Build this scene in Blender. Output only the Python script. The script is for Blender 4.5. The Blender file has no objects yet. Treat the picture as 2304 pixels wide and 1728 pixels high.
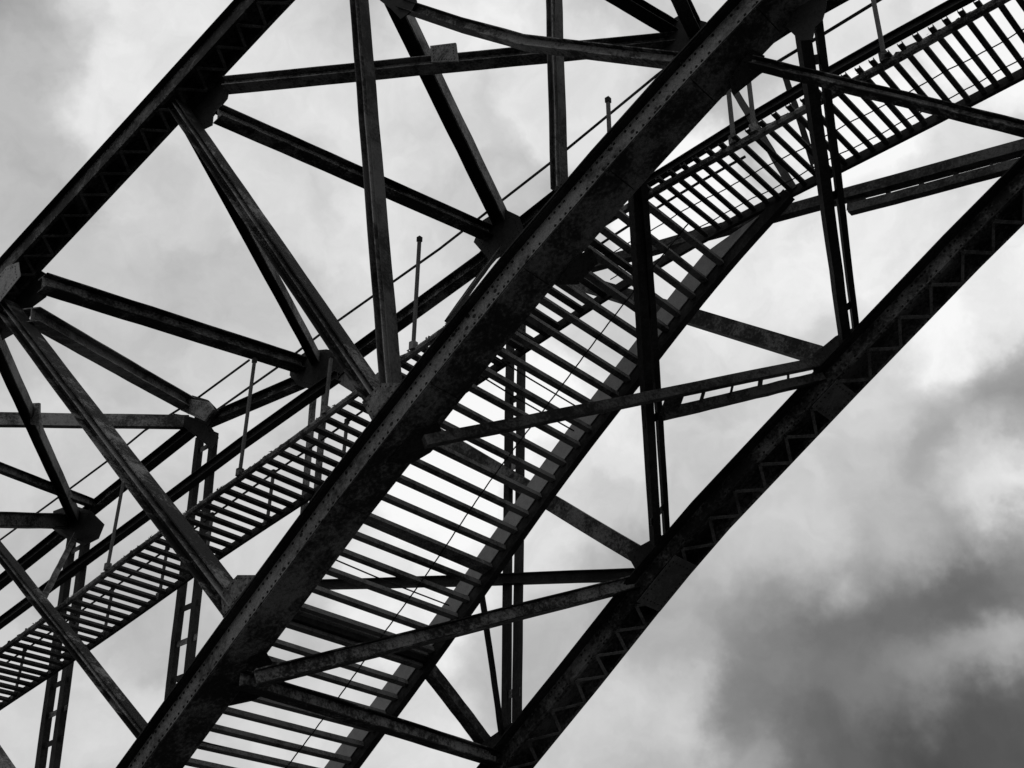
import bpy, bmesh, math, random
from mathutils import Vector, Matrix

random.seed(11)
SC = bpy.context.scene
COL = SC.collection

# ------------------------------------------------------------------ camera
CAM_H = 1.7
PITCH = math.radians(29.86)
FPX = 2828.0                      # focal length in pixels of a 2304 wide frame
cam_data = bpy.data.cameras.new("camera")
cam = bpy.data.objects.new("camera", cam_data)
COL.objects.link(cam)
cam.location = (0, 0, CAM_H)
cam.rotation_euler = (math.radians(90) + PITCH, 0, 0)
cam_data.sensor_width = 36.0
cam_data.lens = 36.0 * FPX / 2304.0
cam_data.clip_start = 0.1
cam_data.clip_end = 9000
SC.camera = cam

SE, CE = math.sin(PITCH), math.cos(PITCH)
AZ = math.radians(41.3)           # direction across the bridge, from the camera heading to the right
V = Vector((math.sin(AZ), math.cos(AZ), 0))     # across the bridge
U = Vector((math.cos(AZ), -math.sin(AZ), 0))    # along the bridge, towards the crown
Z = Vector((0, 0, 1))
CAM = Vector((0, 0, CAM_H))


def ray(px, py):
    a, b = (px - 1152.0) / FPX, (864.0 - py) / FPX
    return Vector((a, CE - b * SE, SE + b * CE))


def P(px, py, v):
    """Point of the vertical plane that lies v metres across from the camera."""
    d = ray(px, py)
    return CAM + d * (v / d.dot(V))


def RP(px, py, pt, nrm):
    d = ray(px, py)
    return CAM + d * ((pt - CAM).dot(nrm) / d.dot(nrm))


def W3(u, v, z):
    return U * u + V * v + Z * (z + CAM_H)


def proj(p):
    q = p - CAM
    y, z = q.y * CE + q.z * SE, -q.y * SE + q.z * CE
    return Vector((1152 + FPX * q.x / y, 864 - FPX * z / y))


# ------------------------------------------------------------------ sky and sun
SUN_EL, SUN_AZ = math.radians(48), math.radians(200)   # thick overcast, brighter part of the sky behind the camera
world = bpy.data.worlds.new("World")
SC.world = world
world.use_nodes = True
nt = world.node_tree
nt.nodes.clear()


def N(tree, typ, **kw):
    n = tree.nodes.new(typ)
    for k, x in kw.items():
        setattr(n, k, x)
    return n


def setin(tree, sock, x):
    if isinstance(x, bpy.types.NodeSocket):
        tree.links.new(x, sock)
    else:
        sock.default_value = x


def M(tree, op, a, b=0.0, c=0.0, clamp=False):
    n = N(tree, "ShaderNodeMath", operation=op, use_clamp=clamp)
    for i, x in enumerate((a, b, c)):
        setin(tree, n.inputs[i], x)
    return n.outputs[0]


def VM(tree, op, a, b=None, scale=None):
    n = N(tree, "ShaderNodeVectorMath", operation=op)
    setin(tree, n.inputs[0], a)
    if b is not None:
        setin(tree, n.inputs[1], b)
    if scale is not None:
        setin(tree, n.inputs["Scale"], scale)
    return n.outputs["Value"] if op == "DOT_PRODUCT" else n.outputs["Vector"]


def noise(tree, vec, scale, detail=5.0, rough=0.5, dist=0.0):
    n = N(tree, "ShaderNodeTexNoise")
    tree.links.new(vec, n.inputs["Vector"])
    n.inputs["Scale"].default_value = scale
    n.inputs["Detail"].default_value = detail
    n.inputs["Roughness"].default_value = rough
    n.inputs["Distortion"].default_value = dist
    return n


def smooth(tree, x, lo, hi, a=0.0, b=1.0):
    n = N(tree, "ShaderNodeMapRange", interpolation_type="SMOOTHERSTEP")
    setin(tree, n.inputs["Value"], x)
    for k, val in (("From Min", lo), ("From Max", hi), ("To Min", a), ("To Max", b)):
        n.inputs[k].default_value = val
    return n.outputs["Result"]


tc = N(nt, "ShaderNodeTexCoord")
dirv = tc.outputs["Generated"]
w1 = noise(nt, dirv, 9.0, 6, 0.6)
warp = VM(nt, "SCALE", VM(nt, "SUBTRACT", w1.outputs["Color"], (0.5, 0.5, 0.5)), scale=0.075)
w2 = noise(nt, dirv, 26.0, 4, 0.55)
warp2 = VM(nt, "SCALE", VM(nt, "SUBTRACT", w2.outputs["Color"], (0.5, 0.5, 0.5)), scale=0.045)
wd = VM(nt, "NORMALIZE", VM(nt, "ADD", VM(nt, "ADD", dirv, warp), warp2))
big = noise(nt, wd, 3.6, 6, 0.5)
fine = noise(nt, wd, 16.0, 9, 0.58, 0.3)
base = M(nt, "ADD", 0.60, M(nt, "MULTIPLY", M(nt, "SUBTRACT", big.outputs["Fac"], 0.5), 1.1))
num = M(nt, "MULTIPLY", base, 0.02)
den = 0.02
# cloud masses of the overcast: where each lies (as seen in the photograph) and how bright it is
for (px, py, L) in [
    (-40, -40, 0.33), (40, 130, 0.47), (20, 340, 0.49), (240, 240, 0.78), (470, 90, 0.72), (120, 480, 0.50),
    (330, 430, 0.60), (420, 660, 0.50), (650, 420, 0.63), (800, 500, 0.72), (640, 700, 0.55), (960, 250, 0.66),
    (1080, 20, 0.78), (1330, 250, 0.70), (1250, 150, 0.70), (300, 820, 0.54), (120, 1000, 0.62), (600, 1200, 0.60), (330, 1420, 0.48),
    (230, 1620, 0.62), (60, 1600, 0.6), (900, 1350, 0.80), (1150, 900, 0.92), (1000, 1100, 0.9), (700, 1650, 0.66), (1500, 450, 0.95), (1900, 300, 0.92),
    (2250, 60, 0.9), (1900, 20, 0.7), (1600, 680, 0.72), (1750, 620, 0.80), (2000, 560, 0.78), (2150, 770, 0.88), (2290, 640, 0.78),
    (1724, 1436, 0.144), (1620, 1426, 0.254), (1516, 1447, 0.456), (1829, 1410, 0.122), (1959, 1416, 0.127), (2037, 1384, 0.114),
    (2115, 1348, 0.102), (2193, 1322, 0.107), (2271, 1280, 0.127), (2037, 1228, 0.429), (2271, 1202, 0.305), (1933, 1306, 0.342),
    (1776, 1332, 0.456), (1829, 1228, 0.546), (1881, 1468, 0.171), (1933, 1515, 0.216), (1672, 1593, 0.102), (1803, 1619, 0.114),
    (1985, 1593, 0.171), (2141, 1488, 0.376), (2245, 1462, 0.485), (2063, 1515, 0.262), (2193, 1593, 0.091), (2089, 1671, 0.054),
    (2271, 1697, 0.065), (2271, 1608, 0.114), (1933, 1697, 0.107), (1829, 1697, 0.150), (1698, 1671, 0.402), (1542, 1567, 0.610),
    (1412, 1619, 0.610), (1308, 1697, 0.578), (1464, 1697, 0.445), (2115, 978, 0.254), (2287, 895, 0.254), (2287, 957, 0.352),
    (2271, 1046, 0.855), (2219, 1098, 0.680), (2167, 1046, 0.456), (1933, 1020, 0.515), (1803, 994, 0.610), (1985, 1098, 0.491),
    (1776, 1176, 0.610), (1620, 1280, 0.546), (1672, 1384, 0.392), (1464, 1384, 0.413), (2141, 1176, 0.376), (2011, 905, 0.610),
    (2167, 895, 0.515), (1386, 1306, 0.376), (1308, 1020, 0.730), (1334, 1176, 0.610), (1282, 1358, 0.515), (1204, 1515, 0.456),
    (1230, 1228, 0.680), (1750, 1515, 0.305), (1594, 1504, 0.429),
    (2250, 1800, 0.10), (2420, 1500, 0.2), (2400, 1250, 0.35), (1900, 1850, 0.14),
]:
    c = ray(px, py).normalized()
    w = M(nt, "EXPONENT", M(nt, "MULTIPLY", M(nt, "SUBTRACT", VM(nt, "DOT_PRODUCT", wd, tuple(c)), 1.0), 2500.0))
    num = M(nt, "ADD", num, M(nt, "MULTIPLY", w, L))
    den = M(nt, "ADD", den, w)
val = M(nt, "DIVIDE", num, den)
val = M(nt, "MULTIPLY", val, M(nt, "ADD", 1.0, M(nt, "MULTIPLY", M(nt, "SUBTRACT", fine.outputs["Fac"], 0.5), 0.55)))
val = M(nt, "MULTIPLY", M(nt, "POWER", val, 1.12), 1.13)
val = M(nt, "MINIMUM", M(nt, "MAXIMUM", val, 0.05), 0.97)
nish = N(nt, "ShaderNodeTexSky", sky_type="NISHITA", sun_disc=False, sun_elevation=SUN_EL, sun_rotation=SUN_AZ)
bw = N(nt, "ShaderNodeRGBToBW")
nt.links.new(nish.outputs["Color"], bw.inputs["Color"])
clear = M(nt, "MINIMUM", bw.outputs["Val"], 12.0)
lum = M(nt, "ADD", M(nt, "MULTIPLY", val, 9.7), M(nt, "MULTIPLY", clear, 0.03))
comb = N(nt, "ShaderNodeCombineColor")
for i in range(3):
    nt.links.new(lum, comb.inputs[i])
bg = N(nt, "ShaderNodeBackground")
nt.links.new(comb.outputs["Color"], bg.inputs["Color"])
bg.inputs["Strength"].default_value = 0.1
wo = N(nt, "ShaderNodeOutputWorld")
nt.links.new(bg.outputs["Background"], wo.inputs["Surface"])

sun_d = bpy.data.lights.new("sun", "SUN")
sun_d.energy = 0.5
sun_d.angle = math.radians(25)
sun_d.color = (1, 1, 1)
sun = bpy.data.objects.new("sun", sun_d)
COL.objects.link(sun)
sdir = Vector((math.sin(SUN_AZ) * math.cos(SUN_EL), math.cos(SUN_AZ) * math.cos(SUN_EL), math.sin(SUN_EL)))
sun.rotation_euler = sdir.to_track_quat("Z", "Y").to_euler()

SC.view_settings.view_transform = "Standard"
SC.view_settings.look = "None"
SC.view_settings.exposure = 0.0
SC.view_settings.gamma = 1.0
SC.view_settings.use_curve_mapping = False


# ------------------------------------------------------------------ materials
def steel(name, dark, light, blot=3.0, bias=0.5, rough=0.75, bump=0.35, spots=0.0, contrast=0.14):
    m = bpy.data.materials.new(name)
    m.use_nodes = True
    t = m.node_tree
    b = t.nodes["Principled BSDF"]
    g = N(t, "ShaderNodeNewGeometry").outputs["Position"]
    n1 = noise(t, g, blot, 8, 0.68, 0.4)
    n2 = noise(t, g, blot * 9, 6, 0.65)
    n3 = noise(t, g, blot * 34, 3, 0.6)
    f = M(t, "ADD", M(t, "MULTIPLY", n1.outputs["Fac"], 0.55), M(t, "MULTIPLY", n2.outputs["Fac"], 0.45))
    low = noise(t, g, 0.55, 3, 0.5)          # weathering differs from one stretch to the next
    f = M(t, "ADD", f, M(t, "MULTIPLY", M(t, "SUBTRACT", low.outputs["Fac"], 0.5), 0.45))
    f = smooth(t, f, bias - contrast, bias + contrast)
    f = M(t, "MULTIPLY", f, smooth(t, n3.outputs["Fac"], 0.28, 0.62, 0.45, 1.0))
    if spots:
        vo = N(t, "ShaderNodeTexVoronoi", feature="F1")
        t.links.new(g, vo.inputs["Vector"])
        vo.inputs["Scale"].default_value = 5.5
        vo.inputs["Randomness"].default_value = 1.0
        sp = smooth(t, vo.outputs["Distance"], 0.13 * spots, 0.21 * spots)
        f = M(t, "MULTIPLY", f, sp)
    mix = N(t, "ShaderNodeMix", data_type="RGBA")
    setin(t, mix.inputs["Factor"], f)
    mix.inputs["A"].default_value = (dark, dark, dark, 1)
    mix.inputs["B"].default_value = (light, light, light, 1)
    t.links.new(mix.outputs["Result"], b.inputs["Base Color"])
    b.inputs["Roughness"].default_value = rough
    b.inputs["Metallic"].default_value = 0.0
    b.inputs["Specular IOR Level"].default_value = 0.12
    bp = N(t, "ShaderNodeBump")
    bp.inputs["Strength"].default_value = bump
    bp.inputs["Distance"].default_value = 0.01
    hh = M(t, "ADD", n2.outputs["Fac"], M(t, "MULTIPLY", n3.outputs["Fac"], 0.5))
    t.links.new(hh, bp.inputs["Height"])
    t.links.new(bp.outputs["Normal"], b.inputs["Normal"])
    return m


MAT_CHORD = steel("painted_chord_steel", 0.010, 0.130, 1.6, 0.44, spots=1.0, contrast=0.2)
MAT_CHORD2 = steel("weathered_chord_steel", 0.008, 0.11, 2.2, 0.54)
MAT_RUST = steel("rusted_brace_steel", 0.006, 0.135, 2.2, 0.57, contrast=0.09, bump=0.6)
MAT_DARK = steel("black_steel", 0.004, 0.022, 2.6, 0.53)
MAT_WEB = steel("lit_web_steel", 0.012, 0.19, 2.4, 0.51, contrast=0.12, bump=0.6)  # lighter than the flanges: the web's sky-lit band is put into the colour
MAT_DARK2 = steel("dark_rusted_post_steel", 0.005, 0.06, 2.8, 0.52)
MAT_PALE = steel("worn_and_lit_pale_steel", 0.02, 0.19, 2.6, 0.50)
MAT_PLATE = steel("toe_board_steel", 0.10, 0.20, 5.0, 0.45, contrast=0.3)
MAT_TREAD = steel("tread_steel", 0.018, 0.13, 4.0, 0.46)
MAT_SLAT = steel("slat_steel", 0.010, 0.065, 4.0, 0.5)
MAT_TUBE = steel("flaking_stringer_steel", 0.015, 0.16, 6.0, 0.52, contrast=0.09)
MAT_RIVET = steel("rivet_steel", 0.004, 0.012, 6.0, 0.55)
MAT_BLACK = steel("black_joint_steel", 0.004, 0.014, 3.0, 0.5)  # near-black tone for gussets at the joints
MAT_LACE = steel("lacing_steel", 0.02, 0.10, 4.0, 0.5)
MAT_LACE2 = steel("splice_plate_steel", 0.03, 0.085, 4.0, 0.5, contrast=0.2)
MAT_POST = steel("galvanised_post_steel", 0.02, 0.085, 4.0, 0.45, contrast=0.3)
MAT_GROUND = bpy.data.materials.new("dark_gravel_ground")
MAT_GROUND.use_nodes = True
_t = MAT_GROUND.node_tree
_n = noise(_t, N(_t, "ShaderNodeNewGeometry").outputs["Position"], 0.8, 8, 0.7)
_r = N(_t, "ShaderNodeValToRGB")
_r.color_ramp.elements[0].color = (0.04, 0.04, 0.04, 1)
_r.color_ramp.elements[1].color = (0.09, 0.09, 0.09, 1)
_t.links.new(_n.outputs["Fac"], _r.inputs["Fac"])
_t.links.new(_r.outputs["Color"], _t.nodes["Principled BSDF"].inputs["Base Color"])
_t.nodes["Principled BSDF"].inputs["Roughness"].default_value = 0.95


# ------------------------------------------------------------------ helpers
def link(name, me, mat, parent=None):
    if mat and not me.materials:
        me.materials.append(mat)
    o = bpy.data.objects.new(name, me)
    COL.objects.link(o)
    if parent is not None:
        o.parent = parent
    return o


def tag(o, label=None, cat=None, group=None, kind=None):
    for k, x in (("label", label), ("category", cat), ("group", group), ("kind", kind)):
        if x:
            o[k] = x
    return o


def empty(name, label, cat, group=None):
    o = bpy.data.objects.new(name, None)
    COL.objects.link(o)
    o.empty_display_size = 0.3
    return tag(o, label, cat, group)


def frame(t, mode):
    if mode == "plane" or abs(t.z) > 0.9:
        s = V - t * V.dot(t)
    else:
        s = t.cross(Z)
        if s.dot(V) < 0:
            s = -s
    s.normalize()
    n = s.cross(t)
    if (abs(n.z) > 0.05 and n.z < 0) or (abs(n.z) <= 0.05 and n.dot(U) < 0):
        n = -n
    return s, n.normalized()


def sweep(bm, path, prof, mode="free", sag=0.0):
    """Sweep a closed section (pairs across, up) along a polyline."""
    rings = []
    k = len(path)
    for i, p in enumerate(path):
        ta = (path[i] - path[i - 1]).normalized() if i > 0 else None
        tb = (path[i + 1] - path[i]).normalized() if i < k - 1 else None
        t = ((ta or tb) + (tb or ta)).normalized()
        s, n = frame((path[-1] - path[0]).normalized(), mode)
        s = (s - t * s.dot(t)).normalized()
        n = n - t * n.dot(t)
        n = (n - s * n.dot(s)).normalized()
        f = 1.0
        if ta and tb:
            f = 1.0 / max(0.6, math.cos(ta.angle(tb) / 2))
        rings.append([bm.verts.new(p + s * a + n * b * f) for a, b in prof])
    m = len(prof)
    for i in range(k - 1):
        for j in range(m):
            q = (j + 1) % m
            bm.faces.new((rings[i][j], rings[i][q], rings[i + 1][q], rings[i + 1][j]))
    bm.faces.new(rings[0][::-1])
    bm.faces.new(rings[-1])


def finish(bm, name):
    bmesh.ops.recalc_face_normals(bm, faces=bm.faces)
    me = bpy.data.meshes.new(name)
    bm.to_mesh(me)
    bm.free()
    return me


def swept(name, path, prof, mat, parent, mode="free"):
    bm = bmesh.new()
    sweep(bm, path, prof, mode)
    return link(name, finish(bm, name), mat, parent)


def rect(a0, a1, b0, b1):
    return [(a0, b0), (a1, b0), (a1, b1), (a0, b1)]


def size(p0, p1, wpx, ratio, mode):
    """Depth and width of a section that looks wpx pixels (2304 frame) thick halfway along."""
    t = (p1 - p0).normalized()
    s, n = frame(t, mode)
    lo, hi = 0.5, 0.5
    mid = (p0 + p1) / 2
    # middle of the part in frame
    inside = [p0.lerp(p1, k / 20) for k in range(21)]
    inside = [q for q in inside if -50 < proj(q).x < 2354 and -50 < proj(q).y < 1778]
    if inside:
        mid = inside[len(inside) // 2]
    c = proj(mid)
    d = (proj(mid + t * 0.3) - c).normalized()
    perp = Vector((-d.y, d.x))
    ps = abs((proj(mid + s * 0.1) - c).dot(perp)) * 10
    pn = abs((proj(mid + n * 0.1) - c).dot(perp)) * 10
    h = wpx / (pn + ratio * ps)
    return h, h * ratio


def bend(p0, p1, k=14, amp=0.012):
    """A nearly straight path with the slight bow old members have."""
    t = (p1 - p0).normalized()
    s, n = frame(t, "free")
    a, b = random.uniform(-amp, amp), random.uniform(-amp, amp)
    return [p0.lerp(p1, i / k) + (s * a + n * b) * math.sin(math.pi * i / k)
            + (s * random.uniform(-1, 1) + n * random.uniform(-1, 1)) * (0.004 if 0 < i < k else 0) for i in range(k + 1)]


RIVET_ME = None


def rivet_rows(name, pts_normals, parent, r=0.016, mat=None):
    bm = bmesh.new()
    for p, nn in pts_normals:
        nn = nn.normalized()
        a = nn.orthogonal().normalized()
        b = nn.cross(a)
        base = [bm.verts.new(p + (a * math.cos(k * 1.0472) + b * math.sin(k * 1.0472)) * r) for k in range(6)]
        mid = [bm.verts.new(p + nn * r * 0.6 + (a * math.cos(k * 1.0472) + b * math.sin(k * 1.0472)) * r * 0.62) for k in range(6)]
        for k in range(6):
            bm.faces.new((base[k], base[(k + 1) % 6], mid[(k + 1) % 6], mid[k]))
        bm.faces.new(mid)
    o = link(name, finish(bm, name), mat or MAT_RIVET, parent)
    o["kind"] = "stuff"
    return o


def plate(name, pts, nrm, th, mat, parent, rivets=True, step=0.09):
    """A flat plate from its corner points, with rivets on the face the camera sees."""
    nrm = nrm.normalized()
    if nrm.dot(CAM - pts[0]) < 0:
        nrm = -nrm
    bm = bmesh.new()
    f = [bm.verts.new(p + nrm * th / 2) for p in pts]
    b = [bm.verts.new(p - nrm * th / 2) for p in pts]
    k = len(pts)
    bm.faces.new(f)
    bm.faces.new(b[::-1])
    for i in range(k):
        bm.faces.new((f[i], f[(i + 1) % k], b[(i + 1) % k], b[i]))
    o = link(name, finish(bm, name), mat, parent)
    return o


def rivets_on(pts, nrm, th, parent, step=0.085, inset=0.05, r=0.014, name="rivets"):
    nrm = nrm.normalized()
    if nrm.dot(CAM - pts[0]) < 0:
        nrm = -nrm
    c = sum(pts, Vector()) / len(pts)
    out = []
    k = len(pts)
    for i in range(k):
        a, b = pts[i].lerp(c, 0.22), pts[(i + 1) % k].lerp(c, 0.22)
        m = max(1, int((b - a).length / step))
        for j in range(m):
            out.append((a.lerp(b, j / m) + nrm * th / 2, nrm))
    if parent is not None and parent.parent is not None and parent.parent.parent is not None:
        parent = parent.parent            # never deeper than a sub-part
    return rivet_rows(name, out, parent, r)


def i_member(parent, name, p0, p1, wpx, ratio=0.8, mat=None, mode="free", part=True, path=None, kind="I", bow=0.012):
    """A rolled member. As a part: its web is the part's mesh, its flanges sub-parts.
    As a thing: parent is the Empty and web and flanges are its parts."""
    mat = mat or MAT_RUST
    h, b = size(p0, p1, wpx, ratio, mode)
    path = path or bend(p0, p1, amp=bow)
    tw, tf = max(0.012, b * 0.07), max(0.014, h * 0.085)
    if kind == "I":
        web = rect(-tw / 2, tw / 2, -h / 2 + tf, h / 2 - tf)
        fl = [rect(-b / 2, b / 2, -h / 2, -h / 2 + tf), rect(-b / 2, b / 2, h / 2 - tf, h / 2)]
    elif kind == "C":      # channel, open to the far side
        web = rect(-b / 2, -b / 2 + tw * 1.4, -h / 2 + tf, h / 2 - tf)
        fl = [rect(-b / 2, b / 2, -h / 2, -h / 2 + tf), rect(-b / 2, b / 2, h / 2 - tf, h / 2)]
    else:                  # H: web lying flat between two upright flanges
        web = rect(-b / 2 + tf, b / 2 - tf, -tw, tw)
        fl = [rect(-b / 2, -b / 2 + tf, -h / 2, h / 2), rect(b / 2 - tf, b / 2, -h / 2, h / 2)]
    if part:
        if mode == "plane" and kind == "I":
            rib = True
        else:
            rib = False
        root = swept(name, path, web, MAT_WEB if (kind == "I" and mode == "free" and mat is MAT_RUST) else mat, parent, mode)
        holder = root
        if rib:                # the two angles meet in a standing rib along the middle
            swept("rib", path, rect(-b * 0.46, -tw / 2 - 0.001, h * 0.02, h * 0.02 + 0.016), MAT_PALE, root, mode)
    else:
        root = holder = parent
        swept("web", path, web, MAT_WEB if (kind == "I" and mode == "free" and mat is MAT_RUST) else mat, parent, mode)
    for j, f in enumerate(fl):
        swept("flange", path, f, MAT_PALE if (kind == "H" and j == 1) else mat, holder, mode)  # one H flange is pale to paint in its sky-lit edge
    return root, h, b


# ------------------------------------------------------------------ ground
bm = bmesh.new()
ring = [bm.verts.new((4000 * math.cos(k * math.pi / 32), 4000 * math.sin(k * math.pi / 32), 0)) for k in range(64)]
bm.faces.new(ring)
tag(link("ground", finish(bm, "ground"), MAT_GROUND), "dark gravel ground under the bridge", None, None, "structure")

# ------------------------------------------------------------------ the two truss girders
VA, VB, VC, VD = 8.6, 9.45, 15.0, 15.2
near = empty("truss_girder", "nearest riveted truss girder, its thick spotted lower chord crossing the middle of the view", "truss girder")
far = empty("truss_girder", "farther truss girder whose laced lower chord borders the dark cloud at lower right", "truss girder")


def chord(parent, name, pix, v, side_px, bot_px, mat, laced, lace_step=0.5, over=0.38, label=None):
    """A riveted box chord: pix is the image of its lower edge nearest the camera. Side plates, top cover, lips and lacing or bottom plates."""
    path = [P(x, y, v) for x, y in pix]
    k = len(path) // 2
    t = (path[k] - path[k - 1]).normalized()
    s, n = frame(t, "plane")
    mid = (path[k] + path[k - 1]) / 2
    c = proj(mid)
    d = (proj(mid + t * 0.3) - c).normalized()
    perp = Vector((-d.y, d.x))
    ps = abs((proj(mid + s * 0.1) - c).dot(perp) * 10)
    h = side_px * (1 - over) / abs((proj(mid + n * 0.1) - c).dot(perp) * 10)
    b = bot_px / ps
    oh = side_px * over / ps              # how far the top plate stands out
    pt = 0.018
    lip = 0.05
    # trough: two side plates and a top plate as one section
    prof = [(0, 0.0), (pt, 0.0), (pt, h - pt), (b - pt, h - pt), (b - pt, 0.0), (b, 0.0), (b, h), (0, h)]
    root = swept(name, path, prof, mat, parent, "plane")
    if label:
        root["label"] = label
    # top cover plate proud of the sides, and edge angles along the lower corners
    swept("cover_plate", path, rect(-oh, b + oh, h + 0.002, h + 0.022), MAT_DARK, root, "plane")  # darker than the chord's paint, colouring in the shade under the overhang
    swept("edge_angle", path, [(-0.016, -0.004), (0.0 + lip, -0.004), (lip, -0.018), (-0.016, -0.018)], mat, root, "plane")
    swept("edge_angle", path, [(b - lip, -0.004), (b + 0.016, -0.004), (b + 0.016, -0.018), (b - lip, -0.018)], mat, root, "plane")
    swept("top_angle", path, rect(-oh * 0.8, -0.002, h - 0.012, h - 0.001), MAT_DARK, root, "plane")  # same dark tone, continuing the painted shade of the overhang
    riv = []
    lace_me = None
    flip = 1
    for i in range(len(path) - 1):
        a, e = path[i], path[i + 1]
        L = (e - a).length
        tt = (e - a).normalized()
        ss, nn = frame(tt, "plane")
        m = int(L / 0.095)
        for j in range(m):
            q = a + tt * ((j + 0.5) * L / m)
            px = proj(q)
            if not (-60 < px.x < 2364 and -60 < px.y < 1788):
                continue
            if random.random() < 0.3:
                continue
            q = q + tt * random.uniform(-0.012, 0.012)
            riv.append((q + nn * 0.032, -ss))
            riv.append((q + nn * (h - 0.06) - ss * 0.002, -ss))
            riv.append((q + ss * 0.022 - nn * 0.018, -nn))
            riv.append((q + ss * (b - 0.022) - nn * 0.018, -nn))
        if laced:
            m = max(2, int(L / lace_step) * 2)
            for j in range(m):
                q0 = a + tt * (j * L / m) + ss * (0.04 if flip > 0 else b - 0.04) - nn * 0.026
                q1 = a + tt * ((j + 1) * L / m) + ss * (b - 0.04 if flip > 0 else 0.04) - nn * 0.026
                flip = -flip
                px = proj(q0)
                if not (-200 < px.x < 2500 and -200 < px.y < 1930):
                    continue
                bm = bmesh.new()
                g = (q1 - q0).normalized()
                w = g.cross(nn).normalized() * 0.027
                off = nn * (0.0 if flip > 0 else -0.011)
                vs = []
                for zz in (0.0, -0.010):
                    for (qq, sg) in ((q0, -1), (q0, 1), (q1, 1), (q1, -1)):
                        vs.append(bm.verts.new(qq + w * sg + nn * zz + off))
                bm.faces.new(vs[:4]); bm.faces.new(vs[4:][::-1])
                for z4 in range(4):
                    bm.faces.new((vs[z4], vs[(z4 + 1) % 4], vs[4 + (z4 + 1) % 4], vs[4 + z4]))
                link("lacing_bar", finish(bm, "lacing_bar"), MAT_LACE, root)
        else:
            # bottom plates butted along the chord
            m = max(1, int(L / 2.2))
            for j in range(m):
                q0, q1 = a + tt * (j * L / m + 0.006), a + tt * ((j + 1) * L / m - 0.006)
                plate("bottom_plate", [q0 - nn * 0.025, q1 - nn * 0.025, q1 + ss * b - nn * 0.025, q0 + ss * b - nn * 0.025], nn, 0.012, MAT_CHORD2, root)
    rivet_rows("rivets", riv, root, 0.02)
    return root, path, h, b


A_PIX = [(-520, 1200), (-240, 890), (51, 571), (313, 286), (575, 0), (815, -255), (1060, -500), (1300, -720)]
B_PIX = [(-80, 2270), (130, 1985), (318, 1728), (540, 1422), (757, 1128), (966, 860), (1175, 600), (1366, 378), (1550, 174), (1700, 14), (1900, -185), (2150, -420)]
C_PIX = [(760, 2195), (945, 1960), (1127, 1728), (1291, 1526), (1470, 1300), (1590, 1160), (1880, 852), (2160, 560), (2370, 350), (2600, 130), (3000, -220)]
chA, pathA, hA, bA = chord(near, "top_chord", A_PIX, VA, 35, 61, MAT_CHORD2, True, 0.55, label="upper chord at top left with zigzag lacing underneath")
chB, pathB, hB, bB = chord(near, "bottom_chord", B_PIX, VB, 49, 78, MAT_CHORD, False, label="thick lower chord with pale spotted side plate")
chC, pathC, hC, bC = chord(far, "bottom_chord", C_PIX, VC, 43, 56, MAT_CHORD2, True, 0.5, label="lower chord at right with zigzag lacing underneath")

D_PIX = [(-330, 1560), (-80, 1375), (163, 1180), (440, 960), (716, 842), (797, 797), (1090, 584), (1119, 552), (1400, 332), (1690, 103), (1766, 54), (1895, -18), (2200, -190), (2900, -560)]
pathD = [P(x, y, VD) for x, y in D_PIX]
hD, bD = 0.27, 0.24
chD = swept("top_chord", pathD, rect(-0.012, 0.012, -hD / 2 + 0.02, hD / 2 - 0.02), MAT_RUST, far, "plane")
swept("flange", pathD, rect(-bD / 2, bD / 2, -hD / 2, -hD / 2 + 0.02), MAT_RUST, chD, "plane")
swept("flange", pathD, rect(-bD / 2, bD / 2, hD / 2 - 0.02, hD / 2), MAT_RUST, chD, "plane")

# near girder: diagonals and posts (each a part)
for (x0, y0, x1, y1, w, ratio, kind, mt, lab) in [
    (400, 240, 868, 926, 48, 1.2, "I", MAT_RUST, "diagonal from the upper chord joint down to the middle of the lower chord"),
    (15, 690, 538, 1376, 58, 1.2, "I", MAT_RUST, "broad blotchy diagonal running down from the joint at left edge"),
    (-190, 1005, 352, 1685, 37, 1.2, "I", MAT_RUST, "slim diagonal entering from the left edge near the stair slats"),
    (-330, 1225, 120, 1895, 46, 0.8, "C", MAT_PALE, "pale diagonal showing only its edge in the lower left corner"),
]:
    p0, p1 = P(x0, y0, VA + 0.25), P(x1, y1, VB + 0.2)
    r, h, b = i_member(near, "diagonal", p0, p1, w, ratio, mt, "plane", kind=kind)
    r["label"] = lab
for (x0, y0, va, x1, y1, vb, w, lab) in [
    (791, -208, VA + 0.3, 882, 890, VB + 0.15, 47, "post meeting the lower chord beside the long diagonal"),
    (1230, -560, VA + 0.75, 1259, 425, VB + 0.3, 39, "plain post at upper middle"),
    (2000, -1050, VA + 0.75, 1990, -240, VB + 0.3, 39, None),
]:
    r, h, b = i_member(near, "post", P(x0, y0, va), P(x1, y1, vb), w, 0.9, MAT_DARK2, "plane", kind="I")
    if lab:
        r["label"] = lab

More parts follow.
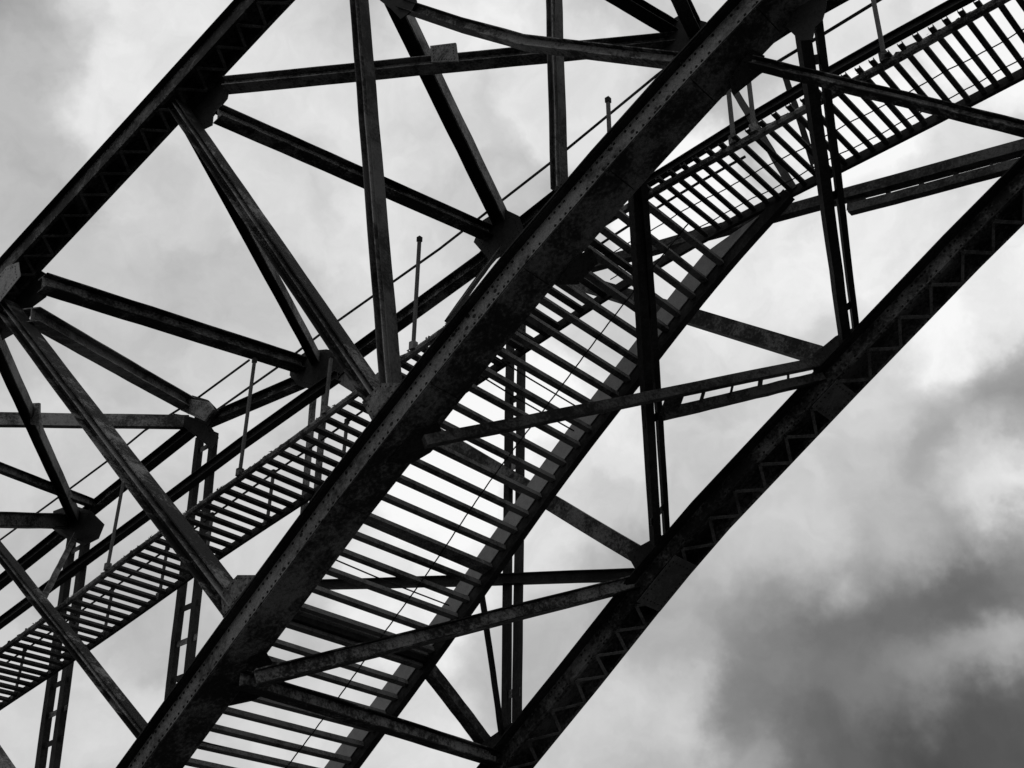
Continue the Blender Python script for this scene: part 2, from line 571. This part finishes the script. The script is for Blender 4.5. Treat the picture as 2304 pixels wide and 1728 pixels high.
# far girder: posts of two bars with batten plates
def twin_post(bars, v0, v1, w, lab=None, battens=0.62, mat=None, thing=None):
    root = thing
    ends = []
    for i, (x0, y0, x1, y1, ww) in enumerate(bars):
        p0, p1 = P(x0, y0, v0), P(x1, y1, v1)
        h, b = size(p0, p1, ww, 0.9, "plane")
        path = bend(p0, p1, amp=0.008)
        tk = 0.014
        prof = rect(-b / 2, b / 2, -h / 2, h / 2)
        o = swept("post" if root is None else "bar", path, prof, mat or MAT_DARK, root or far, "plane")
        if root is None:
            root = o
        ends.append((p0, p1, h, b))
    if lab and not thing:
        root["label"] = lab
    if len(ends) > 1:
        (a0, a1, h0, b0), (c0, c1, h1, b1) = ends
        L = (c1 - c0).length
        m = max(1, int(L / battens))
        t = (a1 - a0).normalized()
        for j in range(m + 1):
            q = c0.lerp(c1, (j + 0.35) / (m + 0.7))
            f = (q - a0).dot(t)
            q2 = a0 + t * f
            acr = (q - q2)
            e0, e1 = q2 - acr * 0.3, q + acr * 0.3
            nn = acr.cross(t).normalized()
            hgt = t * 0.07
            o = -V * 0.012
            plate("batten_plate", [e0 - hgt + o, e1 - hgt + o, e1 + hgt + o, e0 + hgt + o], nn, 0.01, MAT_PALE if j % 3 == 0 else MAT_DARK, root)
    return root


sway = "double-bar sway braces from the near lower chord to the far one"
twin_post([(1800, 28, 1905, 790, 33), (1836, 10, 1928, 760, 20)], VB + 0.4, VD, 0, None, 2.2, None,
          empty("sway_brace", "upright double-bar brace crossing the upper right slats down to the right chord", "brace", sway))
twin_post([(1422, 330, 1478, 1265, 30), (1440, 330, 1500, 1205, 19)], VB + 0.4, VD, 0, None, 2.2, None,
          empty("sway_brace", "upright double-bar brace crossing the stair near its top, right of centre", "brace", sway))
twin_post([(1151, 570, 1139, 1640, 21), (1175, 570, 1163, 1625, 21)], VD, VD, 0, "twin-bar post seen through the stair treads", 1.5)
twin_post([(450, 985, 364, 1720, 22), (482, 975, 402, 1720, 22)], VD, VD, 0, "ladder-like battened post below the upper left joint", 0.78)
twin_post([(163, 1205, 86, 1760, 24), (194, 1205, 118, 1760, 24)], VD, VD, 0, "ladder-like battened post in the lower left corner", 0.78)
twin_post([(708, 860, 668, 1330, 16), (734, 860, 694, 1330, 16)], VD, VD, 0, None, 9.0, MAT_PALE)

for (x0, y0, x1, y1, w, lab) in [
    (1160, 590, 1850, 802, 40, "diagonal dropping to the uppermost joint of the right chord"),
    (745, 835, 1448, 1255, 36, "diagonal passing behind the stair to the middle joint of the right chord"),
]:
    r, h, b = i_member(far, "diagonal", P(x0, y0, VD), P(x1, y1, VD), w, 0.8, MAT_CHORD2, "plane", kind="C")
    r["label"] = lab
r, h, b = i_member(far, "diagonal", P(944, 1480, 13.6), P(1092, 1672, VD), 38, 0.8, MAT_CHORD2, "plane", kind="C")
r["label"] = "short diagonal from the stair stringer to the lowest joint of the right chord"
r, h, b = i_member(far, "hanger", P(1076, 1290, 13.3), P(1131, 1672, VD - 0.05), 14, 0.9, MAT_DARK, "plane", kind="C")
r["label"] = "thin hanger from the stair stringer to the lowest right joint"


# gusset plates: corners given in the image, laid in the plane of the girder
def gusset(parent, v, pts, mat=None, th=0.014, riv=True):
    q = [P(x, y, v) for x, y in pts]
    o = plate("gusset_plate", q, V, th, mat or MAT_BLACK, parent)
    if riv:
        rivets_on(q, V, th, parent if parent.parent is None or parent.parent.parent is None else parent.parent)
    return o


gusset(chA, VA + bA + 0.03, [(392, 228), (470, 132), (518, 190), (512, 222), (480, 262), (478, 282), (440, 300)])
gusset(chA, VA + bA + 0.03, [(-15, 700), (60, 590), (108, 618), (104, 668), (74, 690), (60, 735), (5, 765)])
gusset(chA, VA - 0.035, [(-30, 655), (15, 600), (42, 590), (46, 622), (-20, 705)], MAT_PALE)
gusset(chB, VB + 0.05, [(815, 905), (858, 862), (902, 862), (868, 912), (838, 948)], MAT_CHORD2)
gusset(chB, VB + 0.05, [(497, 1335), (535, 1294), (575, 1294), (535, 1347), (502, 1390)], MAT_CHORD2)
gusset(chD, VD - 0.14, [(1066, 545), (1085, 497), (1130, 468), (1168, 486), (1180, 520), (1130, 575), (1105, 590)])
gusset(chD, VD - 0.14, [(655, 815), (690, 790), (735, 786), (775, 795), (790, 818), (745, 868), (715, 880), (672, 868), (652, 845)])
gusset(chD, VD - 0.14, [(388, 930), (420, 935), (468, 950), (492, 985), (478, 1012), (445, 985), (400, 950)])
gusset(chD, VD - 0.14, [(120, 1150), (160, 1135), (205, 1150), (235, 1180), (222, 1212), (190, 1228), (150, 1212), (118, 1190)])
gusset(chB, VB + 0.36, [(1768, 60), (1790, 20), (1862, -20), (1858, 20), (1850, 48), (1834, 62), (1828, 90), (1800, 92)], riv=False)
for pts in ([(1828, 800), (1880, 757), (1925, 735), (1935, 770), (1870, 835)],
            [(1410, 1245), (1465, 1215), (1500, 1200), (1512, 1235), (1440, 1300)],
            [(1085, 1672), (1130, 1640), (1165, 1618), (1180, 1650), (1120, 1715)]):
    gusset(chC, VC + 0.05, pts)
# splice plates under the right chord
for (xa, ya, xb, yb) in [(1852, 838, 1925, 762), (1822, 912, 1880, 850), (1430, 1350, 1515, 1245)]:
    p0, p1 = P(xa, ya, VC), P(xb, yb, VC)
    t = (p1 - p0).normalized()
    s, n = frame(t, "plane")
    q = [p0 - n * 0.045, p1 - n * 0.045, p1 + s * (bC - 0.02) - n * 0.045, p0 + s * (bC - 0.02) - n * 0.045]
    plate("splice_plate", q, n, 0.014, MAT_LACE2, chC)
    rivets_on(q, n, 0.014, far)

# floor gussets under the near chord, in the plane of the floor bracing
for pts, (cx, cy) in (([(480, 1600), (560, 1480), (596, 1462), (613, 1490), (603, 1510), (600, 1560), (565, 1577), (505, 1590)], (540, 1422)),
                      ([(870, 1040), (935, 965), (985, 950), (1000, 985), (968, 1018), (930, 1040)], (900, 945)),
                      ([(1640, 180), (1690, 110), (1720, 125), (1712, 165), (1650, 215)], (1650, 70)),
                      ([(1250, 640), (1290, 580), (1330, 560), (1345, 590), (1300, 640)], (1260, 500))):
    base = P(cx, cy, VB)
    t = (pathB[5] - pathB[4]).normalized()
    s, n = frame(t, "plane")
    q = [RP(x, y, base - n * 0.045, n) for x, y in pts]
    plate("gusset_plate", q, n, 0.014, MAT_DARK, chB)
    rivets_on(q, n, 0.014, near)


# ------------------------------------------------------------------ braces between the girders
def brace(label, a, b, w, ratio=0.8, mat=None, kind="I", group=None, path=None, name="brace", bow=0.012):
    e = empty(name, label, "brace", group)
    p0, p1 = P(*a), P(*b)
    i_member(e, name, p0, p1, w, ratio, mat or MAT_RUST, "free", part=False, kind=kind, path=path, bow=bow)
    return e


TOP = "overhead braces between the two girders"
FLOOR = "floor braces between the lower chords"
KV = 13.4
br_strip = brace("gently rising overhead brace with a square splice plate near its middle", (505, 192, VA + 0.35), (1525, 92, KV), 44, 1.25, MAT_PALE, group=TOP)
q = [P(x, y, 10.30) for x, y in [(969, 103), (1028, 97), (1032, 140), (972, 142)]]
brace("straight brace from the upper left joint to the dark joint behind the middle chord", (490, 256, VA + 0.35), (1112, 530, VD), 44, 1.25, MAT_RUST, group=TOP)
brace("steep dark brace with one bright edge beside the long diagonal", (425, 278, VA + 0.35), (716, 818, VD), 34, 0.9, MAT_DARK, kind="H", group=TOP)
brace("steep black brace descending from the top edge to the joint behind the middle chord", (791, -200, VA + 0.35), (1130, 500, VD), 47, 0.8, MAT_DARK, kind="H", group=TOP)
pth = [P(905, 12, 9.0), P(1040, 57, 9.1), P(1140, 84, 9.15), P(1180, 96, 9.18), P(1340, 116, 9.3), P(1545, 140, 9.5)]
br_bent = brace("bent brace sagging across the top, lying over the gently rising one", (905, 12, 9.0), (1545, 140, 9.5), 38, 1.1, MAT_RUST, group=TOP, path=pth)
plate("gusset_plate", [P(x, y, 8.97) for x, y in [(846, -40), (856, 2), (882, 22), (902, 44), (926, 26), (938, 6), (930, -40)]], V, 0.02, MAT_BLACK, br_bent)
brace("brace entering the top edge left of the middle chord, the lower of two there", (1260, -90, 11.0), (1525, 72, KV), 45, 1.25, MAT_RUST, group=TOP)
brace("short steep brace at the top edge touching the middle chord", (1480, -120, 11.0), (1566, 72, KV), 42, 0.8, MAT_DARK, group=TOP)
brace("brace from the left edge joint to the knot of members behind the long diagonal", (95, 636, VA + 0.35), (690, 825, VD), 47, 1.25, MAT_RUST, group=TOP)
brace("brace ending under the riveted grey box plate", (70, 708, VA + 0.35), (440, 918, VD), 45, 1.25, MAT_PALE, group=TOP)
brace("steep brace at far left crossing the level grey strip", (-20, 745, VA + 0.35), (172, 1172, VD), 36, 0.9, MAT_DARK, kind="H", group=TOP)
brace("level grey strip running in from the left edge", (-320, 940, VA + 0.35), (425, 950, VD), 34, 0.5, MAT_PALE, kind="C", group=TOP)
brace("lowest level brace at the left edge", (-320, 1166, VA + 0.35), (160, 1173, VD), 36, 1.1, MAT_RUST, group=TOP)
brace("short thin brace sloping in from the left edge between the two level ones", (-260, 953, VA + 0.35), (215, 1136, VD), 25, 0.8, MAT_RUST, group=TOP)

f2 = brace("floor brace rising right from the lowest gusset of the middle chord, passing under the stair", (575, 1527, VB + 0.35), (1440, 1308, VC + 0.1), 40, 1.15, MAT_RUST, group=FLOOR)
brace("floor brace sloping down right across the lowest stair treads", (540, 1528, VB + 0.35), (1125, 1710, VC + 0.1), 45, 1.15, MAT_RUST, group=FLOOR)
brace("floor brace crossing in front of the level slatted walkway at right", (1690, 140, VB + 0.25), (2420, 318, VB + 1.6), 37, 1.1, MAT_RUST, group=FLOOR)
brace("nearly level brace behind the stair treads, ending at the right chord", (680, 1316, VD), (1430, 1293, VD - 0.1), 27, 0.8, MAT_DARK, group=FLOOR)


def split_brace(label, a, b, wu, c, d, wl, mat):
    """An upper bar for the whole length and a second bar below it for the outer part, tied by small plates."""
    e = empty("split_brace", label, "brace", FLOOR)
    p0, p1 = P(*a), P(*b)
    h, bb = size(p0, p1, wu, 0.9, "free")
    swept("bar", bend(p0, p1), rect(-bb / 2, bb / 2, -h / 2, h / 2), mat, e)
    q0, q1 = P(*c), P(*d)
    h, bb = size(q0, q1, wl, 0.9, "free")
    swept("bar", bend(q0, q1), rect(-bb / 2, bb / 2, -h / 2, h / 2), mat, e)
    t = (p1 - p0).normalized()
    L = (q1 - q0).length
    m = int(L / 0.5)
    for j in range(m + 1):
        r0 = q0.lerp(q1, (j + 0.2) / (m + 0.4))
        r1 = p0 + t * (r0 - p0).dot(t)
        w = t * (0.16 if j == 0 else random.choice((0.02, 0.04, 0.03)))
        nn = (r1 - r0).cross(t)
        plate("tie_plate", [r0 - w, r0 + w, r1 + w, r1 - w], nn, 0.012, mat, e)
    return e


split_brace("split brace of two bars ending at the upper joint of the right chord",
            (955, 994, VB + 0.3), (1860, 812, VC), 29, (1491, 933, VB + 3.55), (1850, 848, VC), 28, MAT_DARK2)
split_brace("split brace of two parallel bars running to the right edge under the level walkway",
            (1262, 618, VD + 0.12), (2420, 300, VD + 0.12), 34, (1912, 472, VD + 0.12), (2420, 336, VD + 0.12), 30, MAT_DARK2)

# plates on single braces
q = [P(x, y, KV - 0.12) for x, y in [(1486, 84), (1510, 46), (1530, 34), (1590, 50), (1575, 110), (1520, 134), (1488, 120)]]
plate("gusset_plate", q, V, 0.02, MAT_BLACK, br_strip)

def brace_plate(e, name, v, pts, mat, th=0.03):
    q = [P(x, y, v) for x, y in pts]
    plate(name, q, V, th, mat, e)
    rivets_on(q, V, th, e, 0.07, r=0.012)


# plate helper needs the depth of the brace it sits on
def v_at(a, b, px):
    """Across-distance of the straight line a-b (pixel, pixel, v) where its image reaches column px."""
    p0, p1 = P(*a), P(*b)
    lo, hi = 0.0, 1.0
    for _ in range(40):
        m = (lo + hi) / 2
        if (proj(p0.lerp(p1, m)).x < px) == (proj(p0).x < proj(p1).x):
            lo = m
        else:
            hi = m
    return p0.lerp(p1, lo).dot(V)


vs = v_at((505, 192, VA + 0.35), (1525, 92, KV), 1000)
brace_plate(br_strip, "splice_plate", vs - 0.22, [(969, 104), (1026, 97), (1031, 138), (972, 141)], MAT_PALE)
box = empty("joint_plate", "riveted grey box plate capping the brace end near the left of the picture", "plate")
q = [P(x, y, 14.75) for x, y in [(424, 897), (472, 905), (482, 922), (462, 948), (408, 924)]]
plate("face_plate", q, V, 0.05, MAT_PALE, box)
rivets_on(q, V, 0.05, box, 0.075, r=0.014)
q = [P(x, y, 14.95) for x, y in [(434, 890), (468, 900), (492, 925), (470, 958), (440, 945)]]
plate("back_plate", q, V, 0.05, MAT_DARK, box)
jp = empty("joint_plate", "small grey plate where the steep far left brace crosses the level strip", "plate")
q = [P(x, y, 11.3) for x, y in [(68, 908), (90, 907), (90, 957), (70, 955)]]
plate("face_plate", q, V, 0.04, MAT_PALE, jp)
rivets_on(q, V, 0.04, jp, 0.07, r=0.012)

# ------------------------------------------------------------------ the arched walkway
LOW = [(-140, 1685), (0, 1587), (123, 1508), (203, 1453), (398, 1316), (506, 1236), (680, 1128), (1050, 868), (1492, 578), (1786, 423), (1884, 383), (2173, 231), (2304, 159), (2420, 100)]
VW1, VW0 = 13.0, 11.62
prof_pts = []
for x, y in LOW:
    p = P(x, y, VW1)
    prof_pts.append((p.dot(U), p.z - CAM_H))


def zwalk(u):
    pts = prof_pts
    if u <= pts[0][0]:
        i = 0
    else:
        i = max(k for k in range(len(pts) - 1) if pts[k][0] <= u)
    (u0, z0), (u1, z1) = pts[i], pts[i + 1]
    return z0 + (z1 - z0) * (u - u0) / (u1 - u0)


def zsm(u):
    return sum(zwalk(u + k * 0.4) for k in range(-4, 5)) / 9.0


walk = empty("walkway", "arched open-slat walkway running from the lower left to the upper right corner", "walkway")
U0, U1 = -27.5, 1.2
us = [U0 + (U1 - U0) * i / 60 for i in range(61)]
lowp = [W3(u, VW1, zsm(u)) for u in us]
upp = [W3(u, VW0, zsm(u)) for u in us]
swept("stringer", lowp, rect(-0.03, 0.03, -0.09, 0.05), MAT_DARK, walk, "plane")
bm = bmesh.new()
octa = [(0.055 * math.cos(k * math.pi / 4), 0.060 * math.sin(k * math.pi / 4) - 0.06) for k in range(8)]
sweep(bm, upp, octa, "plane")
so = link("stringer", finish(bm, "stringer"), MAT_TUBE, walk)
so["label"] = "flaking rusty stringer tube on the walkway's upper side"
bm = bmesh.new()
for k in range(420):
    uu = random.uniform(U0, -3)
    a = random.uniform(0.2, 2.6)
    c = W3(uu, VW0, zsm(uu) - 0.06) + (V * -math.cos(a) + Z * math.sin(a)) * 0.058
    pts4 = [bm.verts.new(c + U * random.uniform(-.07, .07) + V * random.uniform(-.02, .02) + Z * random.uniform(-.025, .03)) for _ in range(4)]
    bmesh.ops.convex_hull(bm, input=pts4)
fl = link("rust_flakes", finish(bm, "rust_flakes"), MAT_TUBE, walk)
fl["kind"] = "stuff"
bm = bmesh.new()
# a tread: shallow channel bar, built once
sec = [(-0.034, 0.0), (0.034, 0.0), (0.034, 0.04), (0.026, 0.04), (0.026, 0.010), (-0.026, 0.010), (-0.026, 0.04), (-0.034, 0.04)]
sec2 = [(-0.055, 0.0), (0.055, 0.0), (0.055, 0.045), (0.046, 0.045), (0.046, 0.010), (-0.046, 0.010), (-0.046, 0.055), (-0.055, 0.055)]
LT = VW1 - VW0 + 0.17
LT2 = VW1 - VW0 + 0.01


def tread_mesh(length, sec, name, mat):
    bm = bmesh.new()
    r0 = [bm.verts.new((0, a, b)) for a, b in sec]
    r1 = [bm.verts.new((length, a, b)) for a, b in sec]
    for j in range(len(sec)):
        q = (j + 1) % len(sec)
        bm.faces.new((r0[j], r0[q], r1[q], r1[j]))
    bm.faces.new(r0[::-1]); bm.faces.new(r1)
    me = finish(bm, name)
    me.materials.append(mat)
    return me


tme = tread_mesh(LT, sec, "tread", MAT_SLAT)
tme_short = tread_mesh(LT2, sec2, "tread", MAT_SLAT)
basis = Matrix((( V.x, -U.x, 0), (V.y, -U.y, 0), (0, 0, 1))).to_4x4()
u = U0
first = None
while u < U1:
    o = bpy.data.objects.new("tread", tme) if first is None else first.copy()
    first = first or o
    short = u < -8.5
    o.data = tme_short if short else tme
    COL.objects.link(o)
    o.parent = walk
    uu = u + random.uniform(-0.008, 0.008)
    slope = math.atan((zsm(uu + 0.1) - zsm(uu - 0.1)) / 0.2)
    rot = Matrix.Rotation(random.uniform(-0.012, 0.012), 4, "Z") @ Matrix.Rotation(-slope + random.uniform(-0.06, 0.06), 4, "X")
    o.matrix_world = Matrix.Translation(W3(uu, VW0 - (0.0 if short else 0.15) + random.uniform(-0.015, 0.015), zsm(uu) - 0.03 + random.uniform(-0.004, 0.004))) @ basis @ rot
    if -9.6 < u < -7.85:
        u += 0.62
        continue
    u += 0.285 if u < -14 else (0.24 if u < -8 else (0.205 if u < -5 else 0.192))
for frac, r in ((0.47, 0.006), (0.80, 0.006)):
    pts = []
    for i in range(0, 121):
        uu = -9.2 + (U1 + 9.2) * i / 120
        pts.append(W3(uu, VW0 + (VW1 - VW0) * frac + 0.012 * math.sin(uu * 5 + frac * 9), zsm(uu) - 0.035 - 0.012 * abs(math.sin(uu * 7.03))))
    swept("tie_wire", pts, rect(-r, r, -r, r), MAT_DARK, walk, "plane")

# beams that carry the walkway
def beam(label, pix, v, w, mat):
    e = empty("walkway_beam", label, "beam", "beams beside the arched walkway")
    path = [P(x, y, v) for x, y in pix]
    h, b = size(path[len(path) // 2 - 1], path[len(path) // 2], w, 0.8, "plane")
    tf = 0.02
    swept("web", path, rect(-0.008, 0.008, -h / 2 + tf, h / 2 - tf), mat, e, "plane")
    swept("flange", path, rect(-b / 2, b / 2, -h / 2, -h / 2 + tf), mat, e, "plane")
    swept("flange", path, rect(-b / 2, b / 2, h / 2 - tf, h / 2), mat, e, "plane")


beam("long dark beam sloping beside the walkway's left part, below the joints", [(-150, 1512), (0, 1402), (174, 1273), (390, 1114), (542, 1000), (687, 897), (760, 846)], 14.2, 27, MAT_DARK)
beam("dark beam directly above the walkway's slats at upper right", [(1330, 486), (1504, 382), (1660, 285), (1811, 196), (1974, 104), (2150, 8), (2330, -88), (2800, -330)], 14.2, 29, MAT_DARK)

# ------------------------------------------------------------------ the stair flight below the walkway
SR = [(690, 1850), (802, 1700), (985, 1452), (1150, 1215), (1290, 1018), (1440, 830), (1570, 655), (1690, 520), (1770, 432)]
VS1, VS0 = 13.0, 10.12
sp = []
for x, y in SR:
    p = P(x, y, VS1)
    sp.append((p.dot(U), p.z - CAM_H))


def zst(u):
    i = 0
    for k in range(len(sp) - 1):
        if sp[k][0] <= u:
            i = k
    (u0, z0), (u1, z1) = sp[i], sp[i + 1]
    return z0 + (z1 - z0) * (u - u0) / (u1 - u0)


def zss(u):
    return sum(zst(u + k * 0.25) for k in range(-3, 4)) / 7.0


stair = empty("stairway", "wide flight of open bar treads climbing between the middle chord and the right chord", "stairway")
us = [sp[0][0] + (sp[-1][0] - sp[0][0]) * i / 40 for i in range(41)]
swept("stringer", [W3(u, VS1, zss(u)) for u in us], rect(-0.03, 0.09, -0.13, 0.06), MAT_DARK, stair, "plane")
bm = bmesh.new()
prev = None
for u in [x for x in us if x < -6.75] + [-6.75]:
    top = 0.40 * min(1.0, max(0.02, (-6.75 - u) / 0.95))
    base = W3(u, VS1 - 0.045, zss(u) + 0.05)
    ring4 = [bm.verts.new(base + V * a + Z * c) for a, c in rect(-0.008, 0.008, 0.0, top)]
    if prev:
        for j in range(4):
            bm.faces.new((prev[j], prev[(j + 1) % 4], ring4[(j + 1) % 4], ring4[j]))
    else:
        bm.faces.new(ring4[::-1])
    prev = ring4
bm.faces.new(prev)
toe = link("toe_board", finish(bm, "toe_board"), MAT_PLATE, stair)
toe["label"] = "plain grey board along the right side of the treads"
tread_sec =  [(-0.05, 0.0), (0.042, 0.0), (0.042, 0.028), (0.034, 0.028), (0.034, 0.01), (-0.041, 0.01), (-0.041, 0.074), (-0.05, 0.074)]
tme2 = tread_mesh(VS1 - VS0, tread_sec, "tread", MAT_TREAD)
u = sp[0][0]
first = None
while u < -7.2:
    o = bpy.data.objects.new("tread", tme2) if first is None else first.copy()
    first = first or o
    COL.objects.link(o)
    o.parent = stair
    uu = u + random.uniform(-0.012, 0.012)
    rot = Matrix.Rotation(random.uniform(-0.010, 0.010), 4, "Z") @ Matrix.Rotation(random.uniform(-0.1, 0.1) - 0.25, 4, "X")
    o.matrix_world = Matrix.Translation(W3(uu, VS0, zss(uu) - 0.02)) @ basis @ rot
    u += 0.24 + random.choice((0, 0, 0, -0.015, 0.015))
pts = []
for i in range(160):
    uu = sp[0][0] + (-7.3 - sp[0][0]) * i / 159
    pts.append(W3(uu, 11.95 + 0.01 * math.sin(uu * 3), zss(uu) - 0.035 - 0.01 * abs(math.sin(uu * 14.1))))
swept("tie_wire", pts, rect(-0.007, 0.007, -0.007, 0.007), MAT_DARK, stair, "plane")


def u_on_stair(px, py, v):
    return min((sp[0][0] + k * 0.01 for k in range(int((sp[-1][0] - sp[0][0]) / 0.01))), key=lambda u: (proj(W3(u, v, zss(u))) - Vector((px, py))).length)


for px, py in ((930, 1205), (860, 1285), (1170, 890), (815, 1350), (1210, 855), (560, 1660)):
    uu = u_on_stair(px, py, 11.8)
    a0, a1 = W3(uu, VS0, zss(uu) + 0.03), W3(uu - 0.05, VS1 - 0.25, zss(uu) + 0.0)
    swept("tie_rod", [a0, a0.lerp(a1, 0.5) - Z * 0.02, a1], rect(-0.008, 0.008, -0.008, 0.008), MAT_DARK, stair)
for px, py in ((765, 1405),):
    uu = u_on_stair(px, py, 11.7)
    swept("cross_beam", [W3(uu, VS0, zss(uu) + 0.02), W3(uu, VS1, zss(uu) + 0.02)], rect(-0.05, 0.05, -0.05, 0.05), MAT_DARK, stair)
for px, py in ((900, 1185), (745, 1370)):
    uu = u_on_stair(px, py, 11.8)
    o = first.copy()
    COL.objects.link(o)
    o.parent = stair
    o.matrix_world = Matrix.Translation(W3(uu, VS0, zss(uu))) @ basis @ Matrix.Rotation(-0.35, 4, "X") @ Matrix.Rotation(0.012, 4, "Z")

# ------------------------------------------------------------------ railings of the walkway
def railing(label, v, u0, u1, rails, posts, group, lean=0.0):
    e = empty("railing", label, "railing", group)
    m = max(2, int((u1 - u0) / 0.4))
    for hgt, r in rails:
        pth = [W3(u0 + (u1 - u0) * i / m, v, zsm(u0 + (u1 - u0) * i / m) + hgt) for i in range(m + 1)]
        swept("rail", pth, [(r * math.cos(k * math.pi / 3), r * math.sin(k * math.pi / 3)) for k in range(6)], MAT_DARK, e, "plane")
    for (u, hp, ln) in posts:
        b0 = W3(u, v - 0.05, zsm(u) - 0.02)
        b1 = W3(u + ln, v - 0.02, zsm(u) + hp)
        po = swept("post", [b0, b1], rect(-0.024, 0.024, -0.024, 0.024), MAT_POST, e, "plane")
        swept("clamp", [b0 - Z * 0.04, b0 + Z * 0.10], rect(-0.05, 0.05, -0.05, 0.05), MAT_TUBE, po, "plane")
        c = b1 + Z * 0.0
        swept("cap", [c - Z * 0.06, c + Z * 0.03], rect(-0.035, 0.035, -0.035, 0.035), MAT_DARK, po, "plane")
    return e


def post_at(px, py, top):
    """Foot on the walkway tube nearest to a pixel, and the height that brings its top to a row."""
    best = min((U0 + k * 0.02 for k in range(int((U1 - U0) / 0.02))), key=lambda u: (proj(W3(u, VW0, zsm(u))) - Vector((px, py))).length)
    h = 0.3
    while h < 2.4 and proj(W3(best, VW0, zsm(best) + h)).y > top:
        h += 0.02
    return (best, h, 0.0)


railing("row of slim posts clamped to the walkway tube, rising against the sky", VW0, -26.5, -1.7,
        [],
        [post_at(x, y, ty) for x, y, ty in ((228, 1254, 1052), (532, 1048, 812), (722, 905, 800), (931, 777, 540), (1388, 484, 226), (1651, 312, 90), (1699, 293, 40), (1988, 127, -110))], "railings of the walkway")
def pipe(label, pix, v, r):
    e = empty("pipe", label, "pipe", "pipe rails of the walkway")
    swept("rail", [P(x, y, v) for x, y in pix], [(r * math.cos(k * math.pi / 3), r * math.sin(k * math.pi / 3)) for k in range(6)], MAT_DARK2, e, "plane")


pipe("thin pipe rail running up behind the joints to the middle chord", [(462, 941), (622, 828), (749, 730), (989, 560), (1235, 369), (1477, 170), (1560, 105)], 15.6, 0.030)
pipe("thin pipe rail at far left, crossing behind the level grey strip", [(-60, 1258), (0, 1215), (119, 1128), (246, 1034), (325, 969), (448, 893), (561, 810)], 15.6, 0.030)
pipe("thin pipe rail at upper right above the dark walkway beam", [(1380, 362), (1584, 239), (1780, 121), (1978, 0), (2200, -136), (2600, -370)], 15.6, 0.032)
railing("railing on the walkway's far side, its pale posts seen between the slats", VW1 + 0.05, -26.5, -6.9,
        [(1.05, 0.022)],
        [(-25.6, 1.06, 0), (-24.2, 1.06, 0), (-22.4, 1.06, 0), (-20.6, 1.06, 0), (-19.2, 1.06, 0), (-17.4, 1.06, 0), (-15.4, 1.06, 0)], "railings of the walkway")

# thin struts under the joints
def strut(label, a, b, w, mat=None):
    p0, p1 = P(*a), P(*b)
    e = empty("strut", label, "strut", "thin struts near the walkway")
    h, bb = size(p0, p1, w, 0.9, "plane")
    tk = 0.012
    swept("leg", bend(p0, p1), rect(-bb / 2, bb / 2, -h / 2, -h / 2 + tk), mat or MAT_DARK, e, "plane")
    swept("leg", bend(p0, p1), rect(-bb / 2, -bb / 2 + tk, -h / 2 + tk, h / 2), mat or MAT_DARK, e, "plane")


strut("thin strut slanting from the dark joint behind the middle chord to the walkway tube", (1128, 560, 15.0), (1010, 722, 11.9), 15)
strut("thin strut slanting down left from the lowest left joint", (170, 1205, 15.0), (100, 1342, 12.0), 14, MAT_PALE)
strut("strut from behind the middle chord down to where stair and walkway meet", (1640, 180, 15.0), (1790, 430, 13.0), 20)
strut("slanting strut leaning against the twin-bar post at upper right", (1768, 170, 15.0), (1834, 372, 15.0), 19)
